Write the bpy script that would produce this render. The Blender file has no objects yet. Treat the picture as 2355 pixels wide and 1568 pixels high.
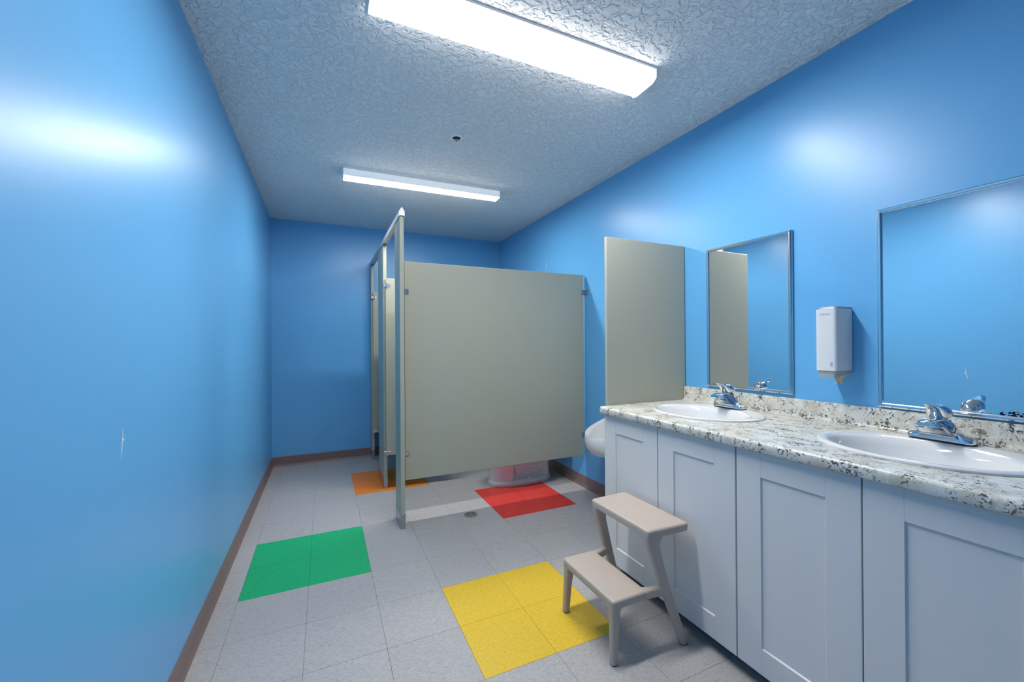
import bpy, bmesh, math, random
from mathutils import Vector, Matrix

random.seed(7)
S = bpy.context.scene
C = S.collection
PI = math.pi

# ------------------------------------------------------------------ camera, world, exposure
W, H = 2355.0, 1568.0
F_PX, YAW, PITCH, ROLL = 932.4873, 0.42466, 0.00252, -0.00602
CX, CY, CAM_H = 1167.741, 787.553, 1.2283
fw = Vector((math.sin(YAW) * math.cos(PITCH), math.cos(YAW) * math.cos(PITCH), math.sin(PITCH)))
rt = Vector((math.cos(YAW), -math.sin(YAW), 0))
up = rt.cross(fw)
cr, sr = math.cos(ROLL), math.sin(ROLL)
r2, u2 = cr * rt + sr * up, -sr * rt + cr * up
cam_d = bpy.data.cameras.new('camera')
cam = bpy.data.objects.new('camera', cam_d)
C.objects.link(cam)
cam_d.sensor_width = 36
cam_d.lens = 36 * F_PX / W
cam_d.shift_x = (W / 2 - CX) / W
cam_d.shift_y = (CY - H / 2) / W
cam_d.clip_start = 0.05
M = Matrix.Identity(4)
for i in range(3):
    M[i][0], M[i][1], M[i][2] = r2[i], u2[i], -fw[i]
M[2][3] = CAM_H
cam.matrix_world = M
S.camera = cam

wd = bpy.data.worlds.new('world')
S.world = wd
wd.use_nodes = True
wd.node_tree.nodes['Background'].inputs[0].default_value = (0.02, 0.022, 0.025, 1)
wd.node_tree.nodes['Background'].inputs[1].default_value = 1.0

S.view_settings.view_transform = 'Standard'
S.view_settings.look = 'None'
S.view_settings.gamma = 1
S.view_settings.use_curve_mapping = False
S.view_settings.exposure = 1.32
LAMP_NEAR, LAMP_FAR = 31.0, 31.0          # lamp radiance, used in the lamps' own builders below

# room (metres): x across, y away from the camera, z up
LX, RX, FY, BY, CZ = -0.487, 2.020, -1.0, 4.695, 2.5074
GX, GY, TILE = -0.38367, 2.30638, 0.3048   # floor tile grid

# ------------------------------------------------------------------ materials
def nodes(m):
    nt = m.node_tree
    return nt, nt.nodes, nt.links, nt.nodes['Principled BSDF']

def mat(name, col, rough=0.5, metal=0.0, spec=0.5, coat=0.0):
    m = bpy.data.materials.new(name)
    m.use_nodes = True
    b = m.node_tree.nodes['Principled BSDF']
    b.inputs['Base Color'].default_value = (*col, 1)
    b.inputs['Roughness'].default_value = rough
    b.inputs['Metallic'].default_value = metal
    b.inputs['Specular IOR Level'].default_value = spec
    b.inputs['Coat Weight'].default_value = coat
    b.inputs['Coat Roughness'].default_value = 0.05
    return m

def add_bump(m, scale, strength, dist=0.002, detail=3.0, rough=0.5, lo=0.0, hi=1.0):
    nt, N, L, b = nodes(m)
    g = N.new('ShaderNodeNewGeometry')
    t = N.new('ShaderNodeTexNoise')
    t.inputs['Scale'].default_value = scale
    t.inputs['Detail'].default_value = detail
    t.inputs['Roughness'].default_value = rough
    L.new(g.outputs['Position'], t.inputs['Vector'])
    r = N.new('ShaderNodeMapRange')
    r.inputs[1].default_value, r.inputs[2].default_value = lo, hi
    L.new(t.outputs['Fac'], r.inputs[0])
    bp = N.new('ShaderNodeBump')
    bp.inputs['Strength'].default_value = strength
    bp.inputs['Distance'].default_value = dist
    L.new(r.outputs[0], bp.inputs['Height'])
    L.new(bp.outputs[0], b.inputs['Normal'])
    return m

def add_mottle(m, scale, c1, c2, stretch=(1, 1, 1), detail=3, lo=0.35, hi=0.65):
    nt, N, L, b = nodes(m)
    g = N.new('ShaderNodeNewGeometry')
    mp = N.new('ShaderNodeMapping')
    mp.inputs['Scale'].default_value = stretch
    t = N.new('ShaderNodeTexNoise')
    t.inputs['Scale'].default_value = scale
    t.inputs['Detail'].default_value = detail
    L.new(g.outputs['Position'], mp.inputs[0])
    L.new(mp.outputs[0], t.inputs['Vector'])
    r = N.new('ShaderNodeValToRGB')
    r.color_ramp.elements[0].position = lo
    r.color_ramp.elements[1].position = hi
    r.color_ramp.elements[0].color = (*c1, 1)
    r.color_ramp.elements[1].color = (*c2, 1)
    L.new(t.outputs['Fac'], r.inputs[0])
    L.new(r.outputs[0], b.inputs['Base Color'])
    return m

BLUE = (0.15, 0.46, 0.80)
m_wall = mat('blue_semigloss_paint', BLUE, 0.34, spec=0.5)
add_mottle(m_wall, 1.3, (0.130, 0.430, 0.775), (0.140, 0.445, 0.795))
add_bump(m_wall, 150, 0.08, 0.0012, 2)

m_ceil = mat('textured_white_ceiling', (0.90, 0.90, 0.90), 0.8, spec=0.2)
def ceiling_relief(m):
    nt, N, L, b = nodes(m)
    g = N.new('ShaderNodeNewGeometry')
    t = N.new('ShaderNodeTexNoise')
    t.inputs['Scale'].default_value = 34
    t.inputs['Detail'].default_value = 3
    t.inputs['Distortion'].default_value = 0.8
    L.new(g.outputs['Position'], t.inputs['Vector'])
    r = N.new('ShaderNodeMapRange')
    r.interpolation_type = 'SMOOTHSTEP'
    r.inputs[1].default_value, r.inputs[2].default_value = 0.40, 0.58
    L.new(t.outputs['Fac'], r.inputs[0])
    bp = N.new('ShaderNodeBump')
    bp.inputs['Strength'].default_value = 0.75
    bp.inputs['Distance'].default_value = 0.009
    L.new(r.outputs[0], bp.inputs['Height'])
    L.new(bp.outputs[0], b.inputs['Normal'])
ceiling_relief(m_ceil)

def tile_mat(name, base, light, dark):
    m = mat(name, base, 0.38, spec=0.4)
    nt, N, L, b = nodes(m)
    g = N.new('ShaderNodeNewGeometry')
    oi = N.new('ShaderNodeObjectInfo')
    mul = N.new('ShaderNodeMath'); mul.operation = 'MULTIPLY'; mul.inputs[1].default_value = 37.0
    L.new(oi.outputs['Random'], mul.inputs[0])
    add = N.new('ShaderNodeVectorMath'); add.operation = 'ADD'
    cmb = N.new('ShaderNodeCombineXYZ')
    L.new(mul.outputs[0], cmb.inputs[2])
    L.new(g.outputs['Position'], add.inputs[0])
    L.new(cmb.outputs[0], add.inputs[1])
    mp = N.new('ShaderNodeMapping')
    mp.inputs['Scale'].default_value = (1.0, 2.2, 1.0)
    L.new(add.outputs[0], mp.inputs[0])
    t = N.new('ShaderNodeTexNoise'); t.inputs['Scale'].default_value = 70; t.inputs['Detail'].default_value = 4
    t.inputs['Roughness'].default_value = 0.65; t.inputs['Distortion'].default_value = 0.6
    L.new(mp.outputs[0], t.inputs['Vector'])
    r = N.new('ShaderNodeValToRGB')
    e = r.color_ramp.elements
    e[0].position, e[0].color = 0.30, (*dark, 1)
    e[1].position, e[1].color = 0.70, (*light, 1)
    k = e.new(0.5); k.color = (*base, 1)
    L.new(t.outputs['Fac'], r.inputs[0])
    # per-tile shade
    mr = N.new('ShaderNodeMapRange'); mr.inputs[3].default_value = 0.975; mr.inputs[4].default_value = 1.02
    L.new(oi.outputs['Random'], mr.inputs[0])
    mx = N.new('ShaderNodeMix'); mx.data_type = 'RGBA'; mx.blend_type = 'MULTIPLY'; mx.inputs[0].default_value = 1
    L.new(r.outputs[0], mx.inputs[6]); L.new(mr.outputs[0], mx.inputs[7])
    L.new(mx.outputs[2], b.inputs['Base Color'])
    return m

m_tile = tile_mat('grey_vinyl_tile', (0.43, 0.412, 0.405), (0.50, 0.48, 0.47), (0.335, 0.32, 0.315))
m_green = tile_mat('green_vinyl_tile', (0.015, 0.43, 0.15), (0.03, 0.50, 0.20), (0.01, 0.35, 0.115))
m_yellow = tile_mat('yellow_vinyl_tile', (0.76, 0.50, 0.035), (0.82, 0.57, 0.07), (0.68, 0.42, 0.02))
m_red = tile_mat('red_vinyl_tile', (0.70, 0.048, 0.035), (0.76, 0.085, 0.06), (0.62, 0.03, 0.022))
m_orange = tile_mat('orange_vinyl_tile', (0.80, 0.22, 0.015), (0.85, 0.27, 0.03), (0.72, 0.17, 0.01))
m_grout = mat('dark_joint', (0.12, 0.12, 0.13), 0.9)
m_base = mat('brown_vinyl_cove_base', (0.22, 0.15, 0.14), 0.42)
m_panel = mat('beige_green_laminate', (0.41, 0.415, 0.335), 0.36, spec=0.4)
m_cab = mat('white_thermofoil', (0.70, 0.70, 0.70), 0.36, spec=0.4)
m_toe = mat('black_toe_kick', (0.012, 0.012, 0.016), 0.7)
m_chrome = mat('chrome', (0.82, 0.82, 0.83), 0.07, 1.0)
m_steel = mat('brushed_stainless', (0.46, 0.47, 0.48), 0.25, 1.0)
m_satin = mat('satin_escutcheon_metal', (0.86, 0.88, 0.90), 0.3, 0.0)
m_rail = mat('anodised_aluminium_rail', (0.60, 0.60, 0.60), 0.5, 0.7)
m_frame = mat('polished_frame_steel', (0.72, 0.72, 0.73), 0.14, 1.0)
m_porc = mat('white_porcelain', (0.80, 0.80, 0.80), 0.10, spec=0.5, coat=0.4)
m_plastic = mat('taupe_moulded_plastic', (0.50, 0.42, 0.36), 0.42)
add_bump(m_plastic, 700, 0.06, 0.0006, 1)
m_rubber = mat('black_rubber', (0.02, 0.02, 0.02), 0.7)
m_white = mat('white_enamel_metal', (0.82, 0.82, 0.82), 0.35)
m_disp = mat('white_abs_plastic', (0.72, 0.74, 0.76), 0.33)
m_dispgrey = mat('grey_abs_plastic', (0.42, 0.43, 0.45), 0.38)
m_ink = mat('dark_print', (0.08, 0.11, 0.16), 0.6)
m_purple = mat('violet_print', (0.20, 0.13, 0.42), 0.6)
m_redp = mat('red_plastic', (0.65, 0.03, 0.02), 0.4)
m_bluep = mat('blue_plastic', (0.03, 0.15, 0.65), 0.4)
m_black = mat('black_gap', (0.01, 0.01, 0.012), 0.6)
m_bronze = mat('tarnished_drain_metal', (0.27, 0.24, 0.225), 0.5, 0.25)
m_brass = mat('copper_red_fusible_link', (0.45, 0.10, 0.05), 0.35, 0.6)
m_plaster = mat('bare_plaster', (0.62, 0.45, 0.27), 0.85)
m_scuff = mat('pale_scuff', (0.50, 0.66, 0.80), 0.6)
m_spotw = mat('white_filler_spot', (0.85, 0.88, 0.80), 0.7)

def emis(name, col, strength):
    m = mat(name, (0.9, 0.9, 0.9), 0.3)
    nt, N, L, b = nodes(m)
    b.inputs['Emission Color'].default_value = (*col, 1)
    b.inputs['Emission Strength'].default_value = strength
    return m

def granite():
    m = mat('speckled_granite_laminate', (0.62, 0.60, 0.53), 0.28, spec=0.5)
    nt, N, L, b = nodes(m)
    g = N.new('ShaderNodeNewGeometry')
    def noise(scale, detail, rough=0.6, dist=0.0):
        t = N.new('ShaderNodeTexNoise'); t.inputs['Scale'].default_value = scale
        t.inputs['Detail'].default_value = detail; t.inputs['Roughness'].default_value = rough
        t.inputs['Distortion'].default_value = dist
        L.new(g.outputs['Position'], t.inputs['Vector']); return t
    def ramp(src, p0, p1, c0, c1):
        r = N.new('ShaderNodeValToRGB'); e = r.color_ramp.elements
        e[0].position, e[1].position = p0, p1
        e[0].color, e[1].color = (*c0, 1), (*c1, 1)
        L.new(src, r.inputs[0]); return r
    base = ramp(noise(16, 4, 0.6, 0.5).outputs['Fac'], 0.36, 0.66, (0.78, 0.78, 0.72), (0.60, 0.56, 0.46))
    tan = ramp(noise(30, 3, 0.6, 1.0).outputs['Fac'], 0.60, 0.68, (0, 0, 0), (1, 1, 1))
    mx = N.new('ShaderNodeMix'); mx.data_type = 'RGBA'
    L.new(tan.outputs[0], mx.inputs[0]); L.new(base.outputs[0], mx.inputs[6]); mx.inputs[7].default_value = (0.36, 0.30, 0.22, 1)
    big = noise(22, 2, 0.5)
    sp = noise(105, 3, 0.65, 0.9)
    ad = N.new('ShaderNodeMath'); ad.operation = 'MULTIPLY_ADD'; ad.inputs[1].default_value = 0.55
    L.new(big.outputs['Fac'], ad.inputs[0]); L.new(sp.outputs['Fac'], ad.inputs[2])
    dk = ramp(ad.outputs[0], 0.845, 0.882, (0, 0, 0), (1, 1, 1))
    mx2 = N.new('ShaderNodeMix'); mx2.data_type = 'RGBA'
    L.new(dk.outputs[0], mx2.inputs[0]); L.new(mx.outputs[2], mx2.inputs[6]); mx2.inputs[7].default_value = (0.085, 0.08, 0.085, 1)
    wh = ramp(noise(60, 2).outputs['Fac'], 0.62, 0.67, (0, 0, 0), (1, 1, 1))
    mx3 = N.new('ShaderNodeMix'); mx3.data_type = 'RGBA'
    L.new(wh.outputs[0], mx3.inputs[0]); L.new(mx2.outputs[2], mx3.inputs[6]); mx3.inputs[7].default_value = (0.80, 0.80, 0.76, 1)
    L.new(mx3.outputs[2], b.inputs['Base Color'])
    return m
m_granite = granite()

def mirror_mat():
    m = mat('silvered_glass', (0.90, 0.92, 0.92), 0.004, 1.0)
    return m
m_mirror = mirror_mat()

# ------------------------------------------------------------------ mesh helpers
def obj(name, bm, m, parent=None, smooth=False, facing=None):
    bmesh.ops.recalc_face_normals(bm, faces=bm.faces)
    if facing:
        for f in bm.faces:
            d = facing(f)
            if d is not None and f.normal.dot(d) < -1e-4: f.normal_flip()
    me = bpy.data.meshes.new(name)
    bm.to_mesh(me); bm.free()
    me.materials.append(m)
    if smooth:
        for p in me.polygons: p.use_smooth = True
        try: me.set_sharp_from_angle(angle=math.radians(38))
        except Exception: pass
    o = bpy.data.objects.new(name, me)
    C.objects.link(o)
    if parent is not None:
        o.parent = parent
        o.matrix_parent_inverse = world_of(parent).inverted()
    return o

def world_of(o):
    m = o.matrix_basis.copy()
    if o.parent is not None:
        m = world_of(o.parent) @ o.matrix_parent_inverse @ m
    return m

def tag(o, label, cat, group=None, kind=None):
    o['label'] = label; o['category'] = cat
    if group: o['group'] = group
    if kind: o['kind'] = kind
    return o

def thing(name, label, cat, loc=(0, 0, 0), group=None):
    o = bpy.data.objects.new(name, None)
    C.objects.link(o)
    o.empty_display_size = 0.1
    o.location = loc
    return tag(o, label, cat, group)

def box(bm, x0, x1, y0, y1, z0, z1, bev=0.0, seg=2):
    vs = [bm.verts.new((x, y, z)) for x in (x0, x1) for y in (y0, y1) for z in (z0, z1)]
    idx = [(0, 1, 3, 2), (4, 6, 7, 5), (0, 4, 5, 1), (2, 3, 7, 6), (0, 2, 6, 4), (1, 5, 7, 3)]
    fs = [bm.faces.new([vs[i] for i in f]) for f in idx]
    if bev:
        es = list({e for f in fs for e in f.edges})
        bmesh.ops.bevel(bm, geom=es, offset=bev, segments=seg, affect='EDGES', profile=0.5)
    return bm

def bx(*a, **k):
    return box(bmesh.new(), *a, **k)

def loft(bm, rings, cap0=True, cap1=True, closed=True):
    vr = [[bm.verts.new(p) for p in r] for r in rings]
    n = len(vr[0])
    for a, b in zip(vr[:-1], vr[1:]):
        for i in range(n if closed else n - 1):
            j = (i + 1) % n
            bm.faces.new((a[i], a[j], b[j], b[i]))
    if cap0 and closed: bm.faces.new(vr[0][::-1])
    if cap1 and closed: bm.faces.new(vr[-1])
    return bm

def prism(bm, poly, axis, a, b):
    """poly of 2D points extruded along axis (0: points are (y,z); 1: (x,z); 2: (x,y))"""
    def P(q, t):
        if axis == 0: return (t, q[0], q[1])
        if axis == 1: return (q[0], t, q[1])
        return (q[0], q[1], t)
    return loft(bm, [[P(q, a) for q in poly], [P(q, b) for q in poly]])

def cyl(bm, c, r, h, axis=2, n=24, r2=None):
    r2 = r if r2 is None else r2
    rings = []
    for t, rr in ((0, r), (h, r2)):
        ring = []
        for i in range(n):
            a = 2 * PI * i / n
            u, v = rr * math.cos(a), rr * math.sin(a)
            p = {2: (u, v, t), 1: (u, t, v), 0: (t, u, v)}[axis]
            ring.append((c[0] + p[0], c[1] + p[1], c[2] + p[2]))
        rings.append(ring)
    return loft(bm, rings)

def lathe(bm, prof, c=(0, 0, 0), n=32, sx=1.0, sy=1.0, cap0=True, cap1=True):
    rings = []
    for r, z in prof:
        rings.append([(c[0] + sx * r * math.cos(2 * PI * i / n), c[1] + sy * r * math.sin(2 * PI * i / n), c[2] + z) for i in range(n)])
    return loft(bm, rings, cap0, cap1)

def rrect(cx, cy, hx, hy, r, n=4):
    """rounded rectangle outline in 2D"""
    r = min(r, hx * 0.999, hy * 0.999)
    pts = []
    for sx, sy, a0 in ((1, 1, 0), (-1, 1, PI / 2), (-1, -1, PI), (1, -1, 1.5 * PI)):
        for k in range(n + 1):
            a = a0 + PI / 2 * k / n
            pts.append((cx + sx * (hx - r) + r * math.cos(a), cy + sy * (hy - r) + r * math.sin(a)))
    return pts

# ------------------------------------------------------------------ the room
WT = 0.1
def wall(name, b, m, label, cat='wall'):
    return tag(obj(name, b, m), label, cat, kind='structure')

w_left = wall('wall_left', bx(LX - WT, LX, FY - WT, BY + WT, -0.02, CZ + 0.05), m_wall, 'glossy blue painted wall along the left side')
w_back = wall('wall_back', bx(LX, RX, BY, BY + WT, -0.02, CZ + 0.05), m_wall, 'blue painted end wall behind the toilet stalls')
w_right = wall('wall_right', bx(RX, RX + WT, FY - WT, BY + WT, -0.02, CZ + 0.05), m_wall, 'blue painted wall with the mirrors and vanity')
wall('wall_front', bx(LX, RX, FY - WT, FY, -0.02, CZ + 0.05), m_wall, 'blue painted wall opposite the toilet stalls')
wall('ceiling', bx(LX, RX, FY, BY, CZ, CZ + 0.05), m_ceil, 'white ceiling with rough knockdown texture', 'ceiling')
floor = wall('floor', bx(LX, RX, FY, BY, -0.03, -0.0025), m_grout, 'floor of grey vinyl tiles with coloured squares', 'floor')

# floor tiles, each one a part of the floor
COL = {}
for i in (0, 1):
    for j in (0, 1): COL[(i, j)] = m_green
    for j in (-3, -2): COL[(i + 3, j)] = m_yellow
    for j in (1, 2): COL[(i + 5, j)] = m_red
    for j in (4, 5): COL[(i + 2, j)] = m_orange
cache = {}
GAP = 0.0010
for i in range(-1, 9):
    for j in range(-11, 9):
        x0, x1 = max(LX, GX + i * TILE), min(RX, GX + (i + 1) * TILE)
        y0, y1 = max(FY, GY + j * TILE), min(BY, GY + (j + 1) * TILE)
        if x1 - x0 < 0.01 or y1 - y0 < 0.01: continue
        m = COL.get((i, j), m_tile)
        key = (round(x1 - x0, 4), round(y1 - y0, 4), m.name)
        if key not in cache:
            hx, hy = (x1 - x0) / 2 - GAP / 2, (y1 - y0) / 2 - GAP / 2
            bm = bx(-hx, hx, -hy, hy, -0.0025, 0.0, bev=0.0003, seg=1)
            bmesh.ops.recalc_face_normals(bm, faces=bm.faces)
            me = bpy.data.meshes.new('floor_tile'); bm.to_mesh(me); bm.free()
            me.materials.append(m); cache[key] = me
        t = bpy.data.objects.new('floor_tile', cache[key])
        C.objects.link(t); t.parent = floor
        t.location = ((x0 + x1) / 2, (y0 + y1) / 2, 0)

# worn pale smear on the floor by the vanity (flat stain)
m_stain = mat('pale_residue', (0.47, 0.43, 0.35), 0.6)
for sx, sy, ra, rb in ((1.600, 2.205, 0.040, 0.022), (1.548, 2.25, 0.018, 0.010), (1.628, 2.155, 0.018, 0.013)):
    pts = [(sx + ra * math.cos(2 * PI * k / 11) * random.uniform(.6, 1.2), sy + rb * math.sin(2 * PI * k / 11) * random.uniform(.6, 1.2)) for k in range(11)]
    obj('stain', prism(bmesh.new(), pts, 2, 0.0, 0.0003), m_stain, floor)

# cove bases
def cove(sign):
    return [(0, 0.0), (sign * 0.014, 0.0), (sign * 0.0125, 0.004), (sign * 0.007, 0.014), (sign * 0.0045, 0.028), (sign * 0.004, 0.094), (sign * 0.002, 0.098), (0, 0.098)]
tag(obj('baseboard_left', prism(bmesh.new(), [(LX + a, z) for a, z in cove(1)], 1, FY, BY), m_base), 'brown vinyl cove base along the left wall', 'baseboard', kind='structure')
tag(obj('baseboard_back', prism(bmesh.new(), [(BY - a, z) for a, z in cove(1)], 0, LX + 0.004, RX - 0.004), m_base), 'brown vinyl cove base along the end wall', 'baseboard', kind='structure')
tag(obj('baseboard_right', prism(bmesh.new(), [(RX - a, z) for a, z in cove(1)], 1, 1.815, BY), m_base), 'brown vinyl cove base along the right wall beyond the vanity', 'baseboard', kind='structure')

# marks on the walls (parts of the walls)
def blob(name, parent, x, pts, m, t=0.0006, side=-1):
    """thin irregular patch on a wall x = const; pts are (y,z)"""
    bm = prism(bmesh.new(), pts, 0, x, x + side * t)
    o = obj(name, bm, m, parent); return o
def ragged(y, z, ry, rz, n, amp):
    return [(y + ry * math.cos(2 * PI * k / n) * (1 + amp * random.uniform(-1, 1)), z + rz * math.sin(2 * PI * k / n) * (1 + amp * random.uniform(-1, 1))) for k in range(n)]
blob('paint_chip', w_right, RX, [(y - 0.0145, z + 0.002) for y, z in [(1.040, 1.074), (1.034, 1.066), (1.029, 1.058), (1.020, 1.054), (1.016, 1.046), (1.004, 1.044), (1.003, 1.056), (1.009, 1.060), (1.003, 1.068), (0.998, 1.076), (0.994, 1.084), (0.991, 1.092), (1.004, 1.086), (1.014, 1.080), (1.026, 1.078)]], m_plaster)
blob('paint_chip', w_right, RX, ragged(1.0145, 1.0495, 0.0045, 0.0035, 7, 0.3), m_plaster)
blob('paint_chip', w_right, RX, ragged(0.944, 1.029, 0.002, 0.002, 6, 0.2), m_ink)
blob('scuff_mark', w_left, LX, [(1.382, 0.935), (1.388, 0.96), (1.392, 0.985), (1.394, 1.005), (1.396, 1.02), (1.3975, 1.0), (1.396, 0.975), (1.393, 0.95)], m_scuff, side=1)
blob('filler_spot', w_left, LX, ragged(1.400, 0.980, 0.004, 0.0035, 8, 0.15), m_spotw, side=1)
blob('scuff_mark', w_right, RX, [(y - 0.05, z - 0.01) for y, z in [(3.580, 1.985), (3.574, 2.0), (3.571, 2.03), (3.566, 2.06), (3.562, 2.03), (3.566, 2.0), (3.572, 1.975)]], m_scuff)

# ------------------------------------------------------------------ ceiling lamps
def lamp_near():
    x0, x1 = 0.143, 1.415
    t = thing('ceiling_light', 'large wraparound fluorescent ceiling light with ribbed lens, nearest the camera', 'ceiling light', ((x0 + x1) / 2, 1.5, CZ), 'fluorescent ceiling lights')
    yn, yf = 1.422, 1.585
    obj('housing', bx(x0 + 0.004, x1 - 0.004, yn, yf, CZ - 0.012, CZ, bev=0.002), m_white, t)
    prof = [(yn + 0.004, CZ - 0.0115), (yn + 0.006, CZ - 0.046), (yn + 0.012, CZ - 0.055), (yn + 0.024, CZ - 0.060), (yn + 0.075, CZ - 0.063), (yf - 0.026, CZ - 0.062), (yf - 0.010, CZ - 0.056), (yf - 0.004, CZ - 0.044), (yf - 0.004, CZ - 0.0115)]
    def lens_mat(name, k):
        m = emis(name, (1.0, 0.975, 0.94), LAMP_NEAR * k)
        nt, N, L, b = nodes(m)
        g = N.new('ShaderNodeNewGeometry')
        wv = N.new('ShaderNodeTexWave'); wv.inputs['Scale'].default_value = 60; wv.bands_direction = 'X'
        L.new(g.outputs['Position'], wv.inputs['Vector'])
        bp = N.new('ShaderNodeBump'); bp.inputs['Strength'].default_value = 0.3; bp.inputs['Distance'].default_value = 0.001
        L.new(wv.outputs['Fac'], bp.inputs['Height']); L.new(bp.outputs[0], b.inputs['Normal'])
        return m
    obj('lens', prism(bmesh.new(), [prof[k] for k in (3, 4, 5)] + [(yf - 0.026, CZ - 0.05), (yn + 0.024, CZ - 0.05)], 0, x0 + 0.008, x1 - 0.008), lens_mat('lit_lens_face', 1.0), t)
    m_side = lens_mat('lit_lens_side', 0.075)
    obj('lens_side', prism(bmesh.new(), prof[:4] + [(yn + 0.024, CZ - 0.05), (yn + 0.016, CZ - 0.0115)], 0, x0 + 0.008, x1 - 0.008), m_side, t)
    obj('lens_side', prism(bmesh.new(), prof[5:] + [(yf - 0.016, CZ - 0.0115), (yf - 0.026, CZ - 0.05)], 0, x0 + 0.008, x1 - 0.008), m_side, t)
    cap = [(yn - 0.001, CZ), (yn - 0.001, CZ - 0.050), (yn + 0.010, CZ - 0.060), (yn + 0.03, CZ - 0.065), (yf - 0.03, CZ - 0.067), (yf - 0.004, CZ - 0.060), (yf + 0.001, CZ - 0.046), (yf + 0.001, CZ)]
    obj('end_cap', prism(bmesh.new(), cap, 0, x0, x0 + 0.008), m_white, t)
    obj('end_cap', prism(bmesh.new(), cap, 0, x1 - 0.008, x1), m_white, t)
lamp_near()

def lamp_far():
    t = thing('ceiling_light', 'slim strip light on the ceiling above the toilet stalls', 'ceiling light', (0.74, 3.19, CZ), 'fluorescent ceiling lights')
    x0, x1 = 0.125, 1.355
    yn, yf = 3.140, 3.250
    obj('housing', prism(bmesh.new(), [(yn, CZ), (yn, CZ - 0.047), (yn + 0.003, CZ - 0.050), (yf - 0.003, CZ - 0.050), (yf, CZ - 0.047), (yf, CZ)], 0, x0, x1), emis('housing_added_glow', (0.9, 0.95, 1.0), 0.14), t)  # opaque housing with a weak glow added to brighten its dim sides
    obj('lens', prism(bmesh.new(), [(yn + 0.004, CZ - 0.0505), (yn + 0.008, CZ - 0.0535), (yf - 0.008, CZ - 0.0535), (yf - 0.004, CZ - 0.0505)], 0, x0 + 0.008, x1 - 0.008), emis('lit_diffuser', (1.0, 0.975, 0.94), LAMP_FAR), t)
    obj('end_cap', bx(x0 - 0.002, x0 + 0.007, yn - 0.001, yf + 0.001, CZ - 0.054, CZ, bev=0.001), m_white, t)
    obj('end_cap', bx(x1 - 0.007, x1 + 0.002, yn - 0.001, yf + 0.001, CZ - 0.054, CZ, bev=0.001), m_white, t)
    t.rotation_euler.z = math.radians(-1.7)
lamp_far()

# sprinkler
def sprinkler():
    c = (0.752, 2.414, CZ)
    t = thing('sprinkler_head', 'small chrome fire sprinkler head on the ceiling between the two lights', 'sprinkler', c)
    obj('escutcheon', lathe(bmesh.new(), [(0.036, 0.0), (0.036, -0.002), (0.033, -0.006), (0.029, -0.008), (0.0255, -0.0065), (0.0250, -0.0005)], c, 32, cap0=True, cap1=False), m_satin, t, True)
    obj('recess_cup', lathe(bmesh.new(), [(0.0249, -0.0028), (0.022, -0.0015), (0.005, -0.0012)], c, 24, cap0=False), m_black, t, True)
    obj('frame_neck', cyl(bmesh.new(), (c[0], c[1], c[2] - 0.011), 0.006, 0.010, n=16), m_chrome, t, True)
    bm = bmesh.new()
    for s in (-1, 1):
        ring = lambda x, z: [(c[0] + s * x - 0.0018, c[1] - 0.002, c[2] + z), (c[0] + s * x + 0.0018, c[1] - 0.002, c[2] + z), (c[0] + s * x + 0.0018, c[1] + 0.002, c[2] + z), (c[0] + s * x - 0.0018, c[1] + 0.002, c[2] + z)]
        loft(bm, [ring(0.006, -0.008), ring(0.009, -0.015), ring(0.008, -0.022), ring(0.003, -0.029)])
    obj('frame_arm', bm, m_chrome, t)
    obj('fusible_bulb', cyl(bmesh.new(), (c[0], c[1], c[2] - 0.028), 0.0032, 0.018, n=10), m_brass, t, True)
    obj('deflector', lathe(bmesh.new(), [(0.004, -0.028), (0.011, -0.031), (0.011, -0.0325)], c, 20), m_satin, t)
sprinkler()

# floor drain
def drain():
    c = (0.953, 2.772, 0.0)
    t = thing('floor_drain', 'round slotted metal floor drain in front of the stall panel', 'floor drain', c)
    bm = bmesh.new()
    n = 36
    prof = [(0.050, 0.0), (0.0495, 0.002), (0.046, 0.0032), (0.010, 0.0036)]
    lathe(bm, prof, c, n)
    obj('grate', bm, m_bronze, t, True)
    bm = bmesh.new()
    for k in range(10):
        a = 2 * PI * (k + 0.3) / 10
        d = Vector((math.cos(a), math.sin(a), 0)); q = Vector((-d.y, d.x, 0))
        o = Vector(c) + Vector((0, 0, 0.0031))
        p = [o + d * 0.013 - q * 0.0016, o + d * 0.036 - q * 0.0028, o + d * 0.036 + q * 0.0028, o + d * 0.013 + q * 0.0016]
        loft(bm, [p, [v + Vector((0, 0, 0.0007)) for v in p]])
    obj('slots', bm, m_black, t)
drain()

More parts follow.
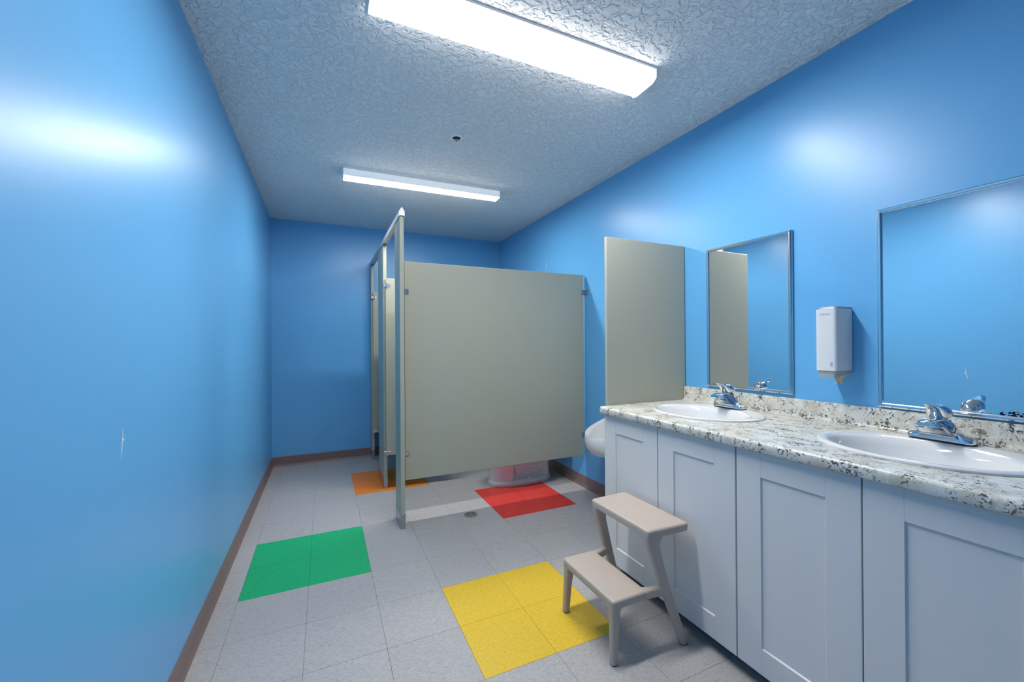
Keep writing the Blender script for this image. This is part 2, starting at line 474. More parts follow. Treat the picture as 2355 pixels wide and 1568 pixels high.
# ------------------------------------------------------------------ toilet stalls
def stalls():
    X0, X1 = 0.457, 0.486           # pilaster thickness
    t = thing('toilet_stall', 'beige toilet stall partition with open doors and metal headrail', 'toilet stall', (X0, 2.745, 0))
    def bracket(parent, x0, x1, y0, y1, z0, z1):
        return obj('bracket', bx(x0, x1, y0, y1, z0, z1, bev=0.0015, seg=1), m_steel, parent)
    def pilaster(y0, y1, top=2.082):
        p = obj('pilaster', bx(X0, X1, y0, y1, 0.012, top, bev=0.003), m_panel, t, False)
        s = obj('floor_shoe', bx(X0 - 0.002, X1 + 0.002, y0 - 0.002, y1 + (0.002 if y1 < BY - 0.02 else 0), 0.0, 0.095, bev=0.002), m_steel, p)
        return p
    p1 = pilaster(2.747, 2.950)
    p2 = pilaster(3.580, 3.922)
    p3 = pilaster(4.545, 4.690)
    # headrail: channel with a ridged cap
    xm = (X0 + X1) / 2
    prof = [(X0 - 0.004, 2.075), (X0 - 0.004, 2.112), (xm - 0.003, 2.136), (xm + 0.003, 2.136), (X1 + 0.004, 2.112), (X1 + 0.004, 2.075), (X1 + 0.001, 2.075), (X1 + 0.001, 2.0822), (X0 - 0.001, 2.0822), (X0 - 0.001, 2.075)]
    hr = obj('headrail', prism(bmesh.new(), prof, 1, 2.735, BY - 0.002), m_rail, t)
    # side panel facing the room
    pn = obj('panel', bx(0.508, 1.998, 2.858, 2.884, 0.283, 1.804, bev=0.003), m_panel, t)
    for z in (1.575, 0.452):
        bracket(pn, 0.4865, 0.536, 2.853, 2.858, z, z + 0.038)
        bracket(pn, 0.4865, 0.490, 2.832, 2.858, z, z + 0.038)
        obj('screw', cyl(bmesh.new(), (0.522, 2.8515, z + 0.02), 0.006, 0.002, 1, 12), m_chrome, pn)
    for z in (1.635, 0.435):
        bracket(pn, 1.970, RX - 0.001, 2.853, 2.858, z, z + 0.040)
        bracket(pn, RX - 0.005, RX - 0.001, 2.815, 2.858, z, z + 0.040)
        obj('screw', cyl(bmesh.new(), (1.981, 2.8515, z + 0.02), 0.005, 0.002, 1, 12), m_chrome, pn)
    # divider between the two stalls
    pd = obj('panel', bx(0.508, 2.000, 3.80, 3.826, 0.283, 1.804, bev=0.003), m_panel, t)
    for z in (1.575, 0.452): bracket(pd, 0.487, 0.536, 3.795, 3.800, z, z + 0.038)
    # doors, swung inwards on the far pilaster of each opening
    def door(yh, ang, w=0.585):
        bm = bx(0, w, -0.0125, 0.0125, 0.288, 1.787, bev=0.003)
        bmesh.ops.rotate(bm, verts=bm.verts, cent=(0, 0, 0), matrix=Matrix.Rotation(ang, 3, 'Z'))
        bmesh.ops.translate(bm, verts=bm.verts, vec=(X1 - 0.012, yh, 0))
        d = obj('door', bm, m_panel, t)
        for z in (1.715, 0.296):
            obj('hinge', bx(X0 - 0.002, X1 + 0.026, yh - 0.0165, yh - 0.0127, z, z + 0.026, bev=0.001, seg=1), m_steel, d)
            obj('hinge_pin', cyl(bmesh.new(), (X1 - 0.004, yh - 0.018, z - 0.006), 0.006, 0.038, 2, 12), m_chrome, d, True)
        # latch near the free edge
        lx = X1 - 0.012 + (w - 0.05) * math.cos(ang); ly = yh + (w - 0.05) * math.sin(ang)
        obj('latch', bx(lx - 0.03, lx + 0.03, ly - 0.022, ly - 0.012, 1.00, 1.035, bev=0.002), m_steel, d)
        return d
    door(3.5615, math.radians(-4))
    door(4.5260, math.radians(-3))
    for p, y in ((p1, 2.950), (p2, 3.922)):
        obj('strike_keeper', bx(X1 + 0.0005, X1 + 0.018, y - 0.012, y + 0.004, 0.985, 1.03, bev=0.001, seg=1), m_steel, p)
stalls()

# urinal screen beyond the vanity
def screen():
    t = thing('urinal_screen', 'beige privacy panel fixed to the wall at the far end of the counter', 'partition panel', (2.0, 1.8265, 0.31))
    obj('panel', bx(1.424, RX - 0.006, 1.8165, 1.8365, 0.31, 1.8175, bev=0.0025), m_panel, t)
    for z in (0.5, 1.05, 1.6):
        obj('bracket', bx(RX - 0.045, RX - 0.0005, 1.837, 1.842, z, z + 0.04, bev=0.001, seg=1), m_steel, t)
screen()

# ------------------------------------------------------------------ urinal
def urinal():
    cy = 2.317
    t = thing('urinal', 'white porcelain wall urinal between stall panel and privacy panel', 'urinal', (RX, cy, 0.41))
    n = 48
    def ring(cx, a, b, zf, zb, e=2.3):
        pts = []
        for k in range(n):
            u = 2 * PI * k / n
            c_, s_ = math.cos(u), math.sin(u)
            x = cx - a * math.copysign(abs(c_) ** (2 / e), c_)
            y = cy + b * math.copysign(abs(s_) ** (2 / e), s_)
            x = min(RX - (RX - x) * 0.965, RX - 0.002)
            f = (cx + a - x) / (2 * a)
            pts.append((x, y, zb + (zf - zb) * f))
        return pts
    rings = [ring(1.91, 0.055, 0.05, 0.420, 0.418), ring(1.885, 0.12, 0.10, 0.428, 0.424), ring(1.855, 0.170, 0.145, 0.455, 0.45),
             ring(1.843, 0.186, 0.165, 0.495, 0.49), ring(1.842, 0.190, 0.172, 0.530, 0.57), ring(1.842, 0.190, 0.174, 0.556, 0.665),
             ring(1.843, 0.186, 0.172, 0.567, 0.705), ring(1.845, 0.174, 0.160, 0.568, 0.712), ring(1.848, 0.158, 0.142, 0.560, 0.70),
             ring(1.850, 0.148, 0.132, 0.535, 0.665), ring(1.853, 0.138, 0.122, 0.49, 0.58), ring(1.86, 0.10, 0.09, 0.470, 0.50), ring(1.87, 0.05, 0.04, 0.465, 0.47)]
    obj('bowl', loft(bmesh.new(), rings), m_porc, t, True)
    bm = bmesh.new()
    pts = rrect(cy, 0.76, 0.175, 0.25, 0.09, 6)
    loft(bm, [[(RX - 0.001, a, b) for a, b in pts], [(RX - 0.03, a, b) for a, b in pts], [(RX - 0.045, cy + (a - cy) * 0.93, 0.76 + (b - 0.76) * 0.95) for a, b in pts]])
    obj('back_plate', bm, m_porc, t, True)
    obj('spud', cyl(bmesh.new(), (RX - 0.03, cy, 1.0), 0.018, 0.09, 2, 16), m_chrome, t, True)
    obj('flush_valve', lathe(bmesh.new(), [(0.02, 0), (0.03, 0.01), (0.03, 0.07), (0.022, 0.085), (0.005, 0.09)], (RX - 0.04, cy, 1.09), 20), m_chrome, t, True)
    obj('drain_hole', cyl(bmesh.new(), (1.715, cy + 0.08, 0.545), 0.004, 0.006, 0, 8), m_bronze, t)
urinal()

# ------------------------------------------------------------------ toilet
def toilet():
    cy = 3.305
    t = thing('toilet', 'white porcelain toilet base showing below the stall panel', 'toilet', (1.6, cy, 0))
    n = 64
    def ring(cx, a, b, z, e=2.2, wf=None):
        pts = []
        for k in range(n):
            u = 2 * PI * k / n
            c_, s_ = math.cos(u), math.sin(u)
            x = cx - a * math.copysign(abs(c_) ** (2 / e), c_)
            y = b * math.copysign(abs(s_) ** (2 / e), s_)
            if wf: y *= wf(x)
            pts.append((x, cy + y, z))
        return pts
    def sm(x, a, b):
        f = max(0, min(1, (x - a) / (b - a))); return f * f * (3 - 2 * f)
    def waist(d):
        return lambda x: 1 - d * (sm(x, 1.485, 1.515) * (1 - sm(x, 1.80, 1.87)))
    rings = [ring(1.605, 0.298, 0.150, 0.0, 2.4), ring(1.605, 0.300, 0.152, 0.012, 2.4), ring(1.605, 0.297, 0.150, 0.026, 2.4), ring(1.605, 0.290, 0.143, 0.031, 2.4),
             ring(1.605, 0.287, 0.128, 0.034, 2.6, waist(0.40)), ring(1.604, 0.285, 0.124, 0.07, 2.6, waist(0.50)), ring(1.602, 0.284, 0.122, 0.12, 2.6, waist(0.42)),
             ring(1.60, 0.287, 0.124, 0.17, 2.6, waist(0.25)), ring(1.59, 0.30, 0.140, 0.22, 2.5, waist(0.1)), ring(1.57, 0.325, 0.165, 0.28, 2.3), ring(1.56, 0.335, 0.178, 0.325, 2.3), ring(1.56, 0.335, 0.18, 0.345, 2.3),
             ring(1.53, 0.235, 0.125, 0.345, 2.1), ring(1.53, 0.20, 0.10, 0.28, 2.1), ring(1.55, 0.10, 0.06, 0.2, 2.0)]
    obj('bowl', loft(bmesh.new(), rings), m_porc, t, True)
    # trapway relief on the side
    for s in (-1, 1):
        bm = bmesh.new()
        path = [(1.53, 0.15), (1.56, 0.10), (1.60, 0.085), (1.65, 0.12), (1.70, 0.145), (1.76, 0.13), (1.81, 0.10)]
        rr = []
        for k, (x, z) in enumerate(path):
            r = 0.036 if 0 < k < len(path) - 1 else 0.02
            rr.append([(x + r * 0.75 * math.cos(a), cy + s * 0.062 + 0.018 * math.sin(a) * s, z + r * math.cos(a) * 0.9) for a in [2 * PI * q / 12 for q in range(12)]])
        obj('trapway', loft(bm, rr), m_porc, t, True)
    for s in (-1, 1):
        obj('bolt_cap', lathe(bmesh.new(), [(0.016, 0), (0.015, 0.014), (0.011, 0.024), (0.004, 0.028)], (1.645, cy + s * 0.118, 0.029), 16), m_porc, t, True)
    obj('seat', loft(bmesh.new(), [ring(1.55, 0.325, 0.182, 0.346, 2.2), ring(1.55, 0.33, 0.186, 0.356, 2.2), ring(1.55, 0.325, 0.182, 0.366, 2.2)]), m_porc, t, True)
    obj('lid', loft(bmesh.new(), [ring(1.55, 0.322, 0.180, 0.367, 2.2), ring(1.55, 0.325, 0.182, 0.380, 2.2), ring(1.55, 0.30, 0.165, 0.386, 2.2)]), m_porc, t, True)
    obj('tank', bx(1.84, RX - 0.012, cy - 0.21, cy + 0.21, 0.346, 0.68, bev=0.02, seg=3), m_porc, t, True)
    obj('tank_lid', bx(1.83, RX - 0.008, cy - 0.22, cy + 0.22, 0.681, 0.715, bev=0.01, seg=2), m_porc, t, True)
    obj('flush_lever', bx(1.823, 1.8295, cy - 0.18, cy - 0.10, 0.62, 0.64, bev=0.003), m_chrome, t)
toilet()

# ------------------------------------------------------------------ vanity
DX = 1.395                      # face of the doors
def shaker_door(y0, y1, z0, z1, parent):
    """door with recessed centre panel; face at x = DX"""
    st = 0.0912
    t0, t1, rc = DX, DX + 0.019, 0.0055
    bm = bmesh.new()
    def rect(x, a, b, c, d): return [(x, a, c), (x, b, c), (x, b, d), (x, a, d)]
    e = 0.0015
    rings = [rect(t1, y0, y1, z0, z1), rect(t0 + e, y0, y1, z0, z1), rect(t0, y0 + e, y1 - e, z0 + e, z1 - e),
             rect(t0, y0 + st, y1 - st, z0 + st, z1 - st), rect(t0 + rc, y0 + st + 0.0035, y1 - st - 0.0035, z0 + st + 0.0035, z1 - st - 0.0035)]
    loft(bm, rings)
    d = obj('door', bm, m_cab, parent)
    # stile/rail joint lines
    for y in (y0 + st, y1 - st):
        for a, b in ((z0 + 0.003, z0 + st), (z1 - st, z1 - 0.003)):
            obj('joint_line', bx(t0 - 0.00015, t0 + 0.0005, y - 0.0004, y + 0.0004, a, b), mat_joint, d)
    return d
mat_joint = mat('joint_shadow_line', (0.42, 0.45, 0.50), 0.6)

def cabinet(y0, y1, label):
    t = thing('vanity_cabinet', label, 'cabinet', (1.72, (y0 + y1) / 2, 0), 'white vanity cabinets')
    bm = bmesh.new()
    T = 0.016
    box(bm, DX + 0.0205, RX - 0.001, y0, y0 + T, 0.1, 0.844)
    box(bm, DX + 0.0205, RX - 0.001, y1 - T, y1, 0.1, 0.844)
    box(bm, 1.481, RX - 0.016, y1 - T, y1, 0.0, 0.1)
    box(bm, 1.481, RX - 0.016, y0, y0 + T, 0.0, 0.1)
    box(bm, DX + 0.0205, RX - 0.001, y0 + T, y1 - T, 0.1, 0.1 + T)
    box(bm, RX - 0.013, RX - 0.001, y0 + T, y1 - T, 0.1 + T, 0.844)
    obj('body', bm, m_cab, t)
    obj('toe_kick', bx(1.465, 1.480, y0, y1, 0.0, 0.0995), m_toe, t)
    ym = (y0 + y1) / 2
    g = 0.0016
    for a, b in ((y0, ym), (ym, y1)):
        shaker_door(a + g, b - g, 0.057, 0.8435, t)
Y_END, Y_MID, Y_NEAR = 1.808, 1.0297, 0.2514
cabinet(Y_MID + 0.0008, Y_END, 'white two-door vanity cabinet behind the taupe step stool')
cabinet(Y_NEAR, Y_MID - 0.0008, 'white two-door vanity cabinet under the sink nearest the camera')

CT = 0.882
SINKS = [(1.7133, 1.430), (1.7133, 0.634)]
SA, SB = 0.268, 0.2235            # sink half length (y) and half depth (x)
def countertop():
    t = thing('countertop', 'speckled granite-look countertop with backsplash over the white cabinets', 'countertop', (1.72, 1.04, 0.84))
    y0, y1 = 0.232, 1.8138
    xf, xb, xn = 1.3703, RX - 0.0005, 1.392
    bm = bmesh.new()
    V = {}
    def v(x, y, z):
        k = (round(x, 5), round(y, 5), round(z, 5))
        if k not in V: V[k] = bm.verts.new((x, y, z))
        return V[k]
    def quad(*p):
        q = []
        for a in p:
            w = v(*a)
            if w not in q: q.append(w)
        if len(q) > 2:
            try: bm.faces.new(q)
            except ValueError: pass
    ha, hb = SA * 0.93, SB * 0.93
    n = 64
    # strips along y: plain | hole | plain | hole | plain
    cuts = [y0]
    for cx, cy in sorted(SINKS, key=lambda s: s[1]): cuts += [cy - SA - 0.01, cy + SA + 0.01]
    cuts += [y1]
    cuts = [max(c, y0) for c in cuts]
    order = sorted(SINKS, key=lambda s: s[1])
    for k in range(len(cuts) - 1):
        a, b = cuts[k], cuts[k + 1]
        if k % 2 == 0:
            quad((xn, a, CT), (xb, a, CT), (xb, b, CT), (xn, b, CT))
        else:
            cx, cy = order[k // 2]
            E, R_ = [], []
            for i in range(n):
                u = 2 * PI * i / n + PI / 4
                c_, s_ = math.cos(u), math.sin(u)
                E.append((cx + hb * c_, cy + ha * s_, CT))
                m_ = max(abs(c_), abs(s_))
                qx, qy = c_ / m_, s_ / m_
                R_.append((xn + (xb - xn) * (qx + 1) / 2, a + (b - a) * (qy + 1) / 2, CT))
            for i in range(n):
                j = (i + 1) % n
                quad(E[i], R_[i], R_[j], E[j])
            for i in range(n):      # hole wall
                j = (i + 1) % n
                quad(E[i], E[j], (E[j][0], E[j][1], CT - 0.035), (E[i][0], E[i][1], CT - 0.035))
    facing = lambda f: Vector((-1, 0, 1)) if f.calc_center_median().x < xn else (Vector((0, 0, 1)) if abs(f.normal.z) > 0.5 else None)
    # rolled nose
    nose = [(xn, CT)]
    r = 0.011
    for k in range(0, 7):
        a = PI / 2 * k / 6
        nose.append((xf + r - r * math.sin(a), CT - r + r * math.cos(a)))
    nose += [(xf, CT - 0.032), (xf + 0.003, CT - 0.037), (xn, CT - 0.037)]
    for (ax, az), (bx_, bz) in zip(nose[:-1], nose[1:]):
        quad((ax, y0, az), (bx_, y0, bz), (bx_, y1, bz), (ax, y1, az))
    for y in (y0, y1):
        f = [v(a, y, z) for a, z in nose]
        bm.faces.new(f)
        quad((xn, y, CT), (xb, y, CT), (xb, y, CT - 0.037), (xn, y, CT - 0.037))
    o = obj('slab', bm, m_granite, t, True, facing)
    # backsplash with a small cove at its foot
    bp = [(RX - 0.0005, CT), (RX - 0.036, CT + 0.0002), (RX - 0.029, CT + 0.003), (RX - 0.024, CT + 0.008), (RX - 0.0215, CT + 0.016), (RX - 0.0205, CT + 0.070), (RX - 0.0185, CT + 0.077), (RX - 0.014, CT + 0.080), (RX - 0.0005, CT + 0.080)]
    obj('backsplash', prism(bmesh.new(), bp, 1, y0, y1), m_granite, t, True)
countertop()

def sink(cx, cy, label):
    t = thing('sink', label, 'sink', (cx, cy, CT), 'oval drop-in sinks')
    n = 72
    def ring(a, b, dx, z, e=2.0):
        out = []
        for k in range(n):
            u = 2 * PI * k / n
            c_, s_ = math.cos(u), math.sin(u)
            out.append((cx + dx + b * math.copysign(abs(c_) ** (2 / e), c_), cy + a * math.copysign(abs(s_) ** (2 / e), s_), CT + z))
        return out
    A, B = SA, SB
    R = [ring(A * .90, B * .90, 0, -0.02), ring(A * .92, B * .92, 0, 0.0005), ring(A, B, 0, 0.0006), ring(A * 1.0, B * 1.0, 0, 0.006), ring(A * .988, B * .985, 0, 0.0088), ring(A * .965, B * .955, -0.001, 0.010),
         ring(A * .93, B * .90, -0.004, 0.0098), ring(A * .885, B * .80, -0.020, 0.0085), ring(A * .85, B * .745, -0.028, 0.0055), ring(A * .83, B * .715, -0.031, -0.001),
         ring(A * .80, B * .68, -0.032, -0.022), ring(A * .74, B * .62, -0.032, -0.07), ring(A * .62, B * .52, -0.030, -0.115), ring(A * .40, B * .35, -0.028, -0.140), ring(A * .12, B * .14, -0.025, -0.147)]
    obj('basin', loft(bmesh.new(), R, cap0=False), m_porc, t, True)
    obj('drain', lathe(bmesh.new(), [(0.026, 0.0), (0.026, 0.003), (0.018, 0.004), (0.016, 0.001)], (cx - 0.025, cy, CT - 0.1469), 20), m_chrome, t, True)
    return t
sink(*SINKS[0], 'white oval drop-in sink beside the beige privacy panel')
sink(*SINKS[1], 'white oval drop-in sink nearest the camera, cut by the photo edge')

def faucet(cy, label):
    x = 1.897; z0 = CT + 0.0140
    t = thing('faucet', label, 'faucet', (x, cy, z0), 'single-lever chrome faucets')
    def yz(pts, xx): return [(xx, cy + a, z0 + b) for a, b in pts]
    # base plate (along y), sloped ends
    bm = bmesh.new()
    rings = []
    for dy, hx, h in ((-0.080, 0.019, 0.010), (-0.079, 0.0225, 0.0145), (-0.074, 0.0255, 0.0175), (-0.058, 0.026, 0.0205), (-0.045, 0.026, 0.029), (-0.032, 0.026, 0.043), (-0.022, 0.026, 0.052),
                      (0.022, 0.026, 0.052), (0.032, 0.026, 0.043), (0.045, 0.026, 0.029), (0.058, 0.026, 0.0205), (0.074, 0.0255, 0.0175), (0.079, 0.0225, 0.0145), (0.080, 0.019, 0.010)):
        k = hx * (0.86 - 4.5 * max(0, h - 0.0175))
        rings.append([(x - hx, cy + dy, z0), (x - hx, cy + dy, z0 + 0.006), (x - k, cy + dy, z0 + h - 0.002), (x - k + 0.003, cy + dy, z0 + h), (x + k - 0.003, cy + dy, z0 + h), (x + k, cy + dy, z0 + h - 0.002), (x + hx, cy + dy, z0 + 0.006), (x + hx, cy + dy, z0)])
    loft(bm, rings)
    obj('base_plate', bm, m_chrome, t, True)
    obj('gasket', loft(bmesh.new(), [[(x + a, cy + b, z0 - 0.0035 + k) for a, b in rrect(0, 0, 0.0268, 0.081, 0.02, 5)] for k in (0, 0.0034)]), m_black, t)
    # spout body: broad at the base, narrowing forwards and upwards
    sec = [(0.026, 0.052, 0.030, 0.004, 0.036), (0.008, 0.060, 0.030, 0.005, 0.060), (-0.018, 0.052, 0.028, 0.005, 0.070), (-0.048, 0.038, 0.0255, 0.026, 0.074), (-0.080, 0.029, 0.0235, 0.050, 0.074), (-0.104, 0.025, 0.0215, 0.054, 0.070), (-0.112, 0.0225, 0.019, 0.056, 0.066)]
    bm = bmesh.new()
    rings = []
    for dx, wb, wt, zb, zt in sec:
        c_ = 0.0035
        rings.append(yz([(-wb, zb), (-wt - 0.001, zt - c_), (-wt + c_, zt), (wt - c_, zt), (wt + 0.001, zt - c_), (wb, zb)], x + dx))
    loft(bm, rings)
    obj('spout', bm, m_chrome, t, True)
    obj('aerator', cyl(bmesh.new(), (x - 0.088, cy, z0 + 0.038), 0.0115, 0.016, 2, 20), m_chrome, t, True)
    # hub and lever handle
    obj('hub', lathe(bmesh.new(), [(0.0275, 0.040), (0.0268, 0.056), (0.0265, 0.0642)], (x - 0.010, cy, z0), 28), m_chrome, t, True)
    obj('hub_ring', lathe(bmesh.new(), [(0.0258, 0.0642), (0.0258, 0.067)], (x - 0.010, cy, z0), 28), m_black, t, True)
    bm = bmesh.new()
    hs = [(0.022, 0.006, 0.080, 0.086), (0.020, 0.015, 0.073, 0.093), (0.014, 0.022, 0.068, 0.104), (0.004, 0.027, 0.067, 0.113), (-0.010, 0.0285, 0.067, 0.1195), (-0.024, 0.0285, 0.067, 0.1215), (-0.036, 0.0265, 0.069, 0.1215),
          (-0.044, 0.024, 0.078, 0.1215), (-0.050, 0.0215, 0.092, 0.1215), (-0.060, 0.019, 0.105, 0.1225), (-0.074, 0.016, 0.114, 0.1245), (-0.088, 0.0125, 0.1205, 0.1275), (-0.097, 0.007, 0.125, 0.1295)]
    rings = []
    for dx, w, zb, zt in hs:
        ring = []
        for k in range(16):
            a = 2 * PI * k / 16
            ring.append((x + dx, cy + w * math.cos(a), z0 + (zb + zt) / 2 + (zt - zb) / 2 * (math.copysign(abs(math.sin(a)) ** 0.75, math.sin(a)))))
        rings.append(ring)
    loft(bm, rings)
    h = obj('handle', bm, m_chrome, t, True)
    for s, m in ((0.0022, m_redp), (-0.0022, m_bluep)):
        obj('temperature_dot', cyl(bmesh.new(), (x - 0.0515, cy + s, z0 + 0.098), 0.0032, 0.006, 0, 10), m, h)
faucet(1.430, 'chrome lever faucet on the sink beside the privacy panel')
faucet(0.6455, 'chrome lever faucet on the sink nearest the camera')

# ------------------------------------------------------------------ mirrors
def mirror(y0, y1, z0, z1, label, tarnish=False):
    t = thing('mirror', label, 'mirror', (RX, (y0 + y1) / 2, z0), 'steel-framed wall mirrors')
    fwid, d = 0.0155, 0.017
    g = obj('glass', bx(RX - 0.010, RX - 0.0005, y0 + 0.004, y1 - 0.004, z0 + 0.004, z1 - 0.004), m_mirror, t)
    xs = RX - 0.0005
    def rail(pa, pb, qa, qb):
        """mitred rail: outer edge pa-pb, inner edge qa-qb, all (y,z)"""
        bm = bmesh.new()
        def sect(p, q):
            m_ = ((p[0] + q[0]) / 2, (p[1] + q[1]) / 2)
            return [(xs, *p), (RX - d * 0.75, *p), (RX - d, *[p[i] * 0.7 + q[i] * 0.3 for i in (0, 1)]), (RX - d, *[p[i] * 0.3 + q[i] * 0.7 for i in (0, 1)]), (RX - d * 0.8, *q), (RX - 0.0102, *q)]
        loft(bm, [sect(pa, qa), sect(pb, qb)])
        obj('frame_rail', bm, m_frame, t, True)
    O = [(y0, z0), (y1, z0), (y1, z1), (y0, z1)]
    I = [(y0 + fwid, z0 + fwid), (y1 - fwid, z0 + fwid), (y1 - fwid, z1 - fwid), (y0 + fwid, z1 - fwid)]
    for k in range(4):
        j = (k + 1) % 4
        rail(O[k], O[j], I[k], I[j])
    if tarnish:
        m = mat('purple_black_desilvering', (0.035, 0.012, 0.045), 0.5)
        bm = bmesh.new()
        for k in range(110):
            yy = random.uniform(0.42, 0.547)
            hgt = 0.015 * max(0.15, 1 - abs(yy - 0.512) / 0.07)
            zz = z0 + fwid + random.random() ** 1.6 * hgt + 0.001
            r = random.uniform(0.001, 0.004)
            pts = [(yy + r * math.cos(2 * PI * q / 6) * random.uniform(.6, 1.3), zz + r * 0.8 * math.sin(2 * PI * q / 6) * random.uniform(.6, 1.2)) for q in range(6)]
            prism(bm, pts, 0, RX - 0.0101, RX - 0.0104)
        o = obj('tarnish', bm, m, t); o['kind'] = 'stuff'
mirror(1.1874, 1.6561, 0.9796, 1.7584, 'steel-framed mirror above the farther sink, reflecting the beige panel')
mirror(0.3963, 0.8641, 0.9697, 1.7505, 'steel-framed mirror above the nearer sink, cut by the photo edge', True)

# ------------------------------------------------------------------ soap dispenser
def dispenser():
    yn, yf, dp = 0.9538, 1.0331, 0.1183
    z0, z1 = 1.1077, 1.364
    t = thing('soap_dispenser', 'white wall soap dispenser between the two mirrors', 'soap dispenser', (RX, (yn + yf) / 2, z0))
    obj('back_plate', bx(RX - 0.02, RX - 0.0005, yn + 0.004, yf - 0.006, z0 - 0.012, z1 + 0.010, bev=0.002), m_dispgrey, t)
    def outline(x0, a, b, r):
        pts = [(RX - 0.004, a), (RX - 0.004, b)]
        for k in range(6):
            an = PI / 2 * k / 5
            pts.append((x0 + r - r * math.sin(an), b - r + r * math.cos(an)))
        for k in range(6):
            an = PI / 2 * k / 5
            pts.append((x0 + r - r * math.cos(an), a + r - r * math.sin(an)))
        return pts
    bm = bmesh.new()
    loft(bm, [[(p, q, z0) for p, q in outline(RX - dp, yn, yf, 0.013)], [(p, q, z1) for p, q in outline(RX - dp, yn, yf, 0.013)]])
    cv = obj('cover', bm, m_disp, t, True)
    bm = bmesh.new()
    loft(bm, [[(p, q, z1) for p, q in outline(RX - dp + 0.006, yn + 0.003, yf - 0.007, 0.012)], [(p, q, z1 + 0.009) for p, q in outline(RX - dp + 0.010, yn + 0.005, yf - 0.009, 0.012)]])
    obj('top_cap', bm, m_dispgrey, t, True)
    bm = bmesh.new()
    loft(bm, [[(p, q, z0 - 0.029) for p, q in outline(RX - dp + 0.012, yn + 0.012, yf - 0.006, 0.009)], [(p, q, z0) for p, q in outline(RX - dp + 0.006, yn + 0.008, yf - 0.005, 0.009)]])
    for v in bm.verts:
        if v.co.z < z0 - 0.01 and v.co.x > RX - 0.06: v.co.z += 0.016
    obj('push_lever', bm, m_dispgrey, t, True)
    # lettering and level marks on the cover
    cu = bpy.data.curves.new('lettering', 'FONT'); cu.body = 'CRYSTA'; cu.size = 0.0105; cu.extrude = 0.0001; cu.space_character = 0.95
    tmp = bpy.data.objects.new('tmp', cu); C.objects.link(tmp)
    bpy.context.view_layer.update()
    me = bpy.data.meshes.new_from_object(tmp.evaluated_get(bpy.context.evaluated_depsgraph_get()))
    bpy.data.objects.remove(tmp)
    me.materials.clear(); me.materials.append(m_ink)
    lo = bpy.data.objects.new('lettering', me); C.objects.link(lo)
    R = Matrix(((0, 0, -1, RX - dp - 0.0002), (-1, 0, 0, yf - 0.019), (0, 1, 0, z1 - 0.026), (0, 0, 0, 1)))
    lo.parent = cv; lo.matrix_parent_inverse = world_of(cv).inverted(); lo.matrix_basis = R
    bm = bmesh.new()
    for k in range(4):
        z = z0 + 0.018 + k * 0.0046
        box(bm, RX - dp - 0.0004, RX - dp + 0.001, yn + 0.014, yn + 0.023, z, z + 0.0026)
    obj('level_mark', bm, m_purple, cv)
dispenser()

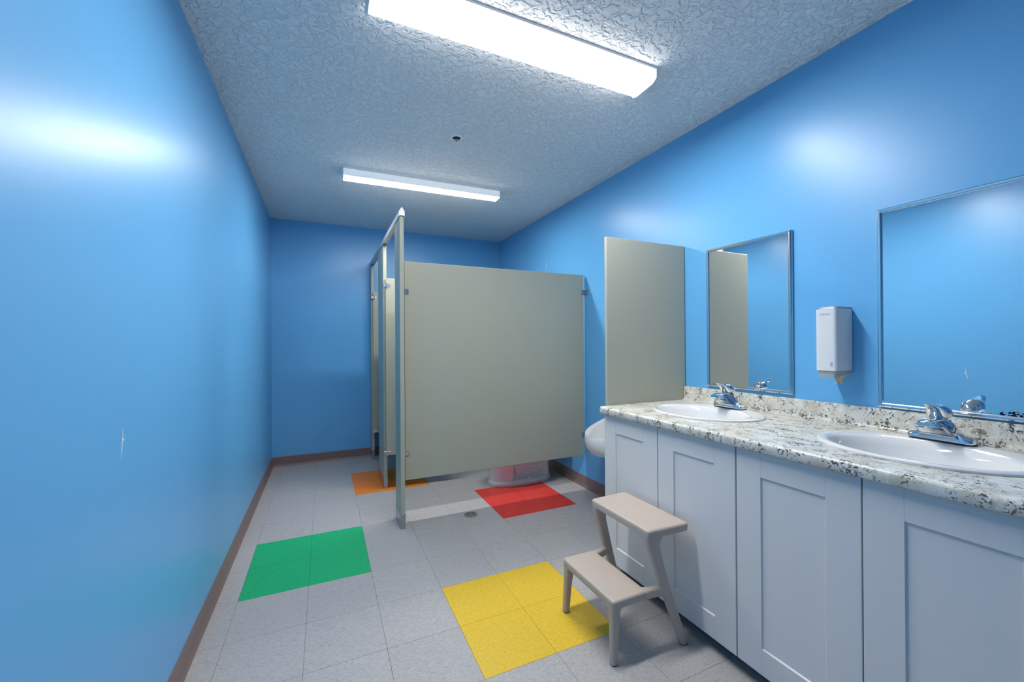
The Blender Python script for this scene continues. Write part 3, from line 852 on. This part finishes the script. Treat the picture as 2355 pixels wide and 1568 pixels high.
# ------------------------------------------------------------------ step stool
def stool():
    t = thing('step_stool', 'taupe moulded plastic two-step stool standing in front of the vanity', 'step stool', (1.17, 1.42, 0))
    yc = 1.4200
    def step(name, xa, xb, wa, wb, top, th):
        """rounded slab; xa front, xb back; half widths wa, wb"""
        def out(ins, z):
            r = 0.014
            pts = []
            corners = [(xb - ins, yc + wb - ins), (xa + ins, yc + wa - ins), (xa + ins, yc - wa + ins), (xb - ins, yc - wb + ins)]
            for k in range(4):
                p, a, b = corners[k], corners[k - 1], corners[(k + 1) % 4]
                P, A, B = Vector(p), Vector(a), Vector(b)
                d1, d2 = (A - P).normalized(), (B - P).normalized()
                for q in range(5):
                    s = q / 4
                    pts.append((P + d1 * r * (1 - s) ** 2 + d2 * r * s ** 2))
            return [(v.x, v.y, z) for v in pts]
        rings = [out(0.008, top - th), out(0.002, top - th + 0.003), out(0.0, top - 0.010), out(0.0015, top - 0.005), out(0.0045, top - 0.0015), out(0.009, top)]
        return obj(name, loft(bmesh.new(), rings), m_plastic, t, True)
    step('upper_step', 1.160, 1.372, 0.189, 0.197, 0.484, 0.036)
    step('lower_step', 0.993, 1.166, 0.180, 0.178, 0.244, 0.036)
    def leg(path, name='leg'):
        """path of (x, y, z, hx, hy)"""
        rings = []
        for x, y, z, hx, hy in path:
            rings.append([(x + a, y + b, z) for a, b in rrect(0, 0, hx, hy, 0.009, 3)])
        return obj(name, loft(bmesh.new(), rings), m_plastic, t, True)
    for s in (-1, 1):
        # front legs
        y_t, y_b = yc + s * 0.159, yc + s * 0.1685
        l = leg([(1.003, y_b, 0.004, 0.0145, 0.0135), (1.009, yc + s * 0.164, 0.12, 0.0165, 0.015), (1.0145, y_t, 0.195, 0.0195, 0.0175), (1.020, y_t - s * 0.004, 0.222, 0.026, 0.022)])
        obj('foot_pad', loft(bmesh.new(), [[(1.003 + a, y_b + b, z) for a, b in rrect(0, 0, 0.0135, 0.0125, 0.008, 3)] for z in (0, 0.0045)]), m_rubber, l)
        # raking rear legs: foot at the back, head under the front of the upper step
        y_t, y_b = yc + s * 0.168, yc + s * 0.200
        hx = 0.0185
        l = leg([(1.332, y_b, 0.004, hx, 0.0125), (1.283, yc + s * 0.190, 0.14, hx + .001, 0.0135), (1.243, yc + s * 0.181, 0.26, hx + .003, 0.0145), (1.206, yc + s * 0.1735, 0.38, hx + .006, 0.0150), (1.196, yc + s * 0.1715, 0.42, 0.030, 0.0155), (1.203, y_t, 0.446, 0.041, 0.0170), (1.212, y_t, 0.460, 0.050, 0.018)])
        obj('foot_pad', loft(bmesh.new(), [[(1.332 + a, y_b + b, z) for a, b in rrect(0, 0, 0.0165, 0.0115, 0.008, 3)] for z in (0, 0.0045)]), m_rubber, l)
        # side arm joining the lower step to the rear leg
        bm = bmesh.new()
        rings = []
        for x, dy, zc, hz, hy in ((1.150, 0.160, 0.226, 0.0175, 0.020), (1.175, 0.164, 0.226, 0.0175, 0.0170), (1.21, 0.171, 0.2265, 0.018, 0.0145), (1.235, 0.1785, 0.2275, 0.019, 0.0145), (1.252, 0.183, 0.2285, 0.020, 0.0135)):
            rings.append([(x, yc + s * dy + a, zc + b) for a, b in rrect(0, 0, hy, hz, 0.008, 3)])
        obj('side_arm', loft(bm, rings), m_plastic, t, True)
stool()
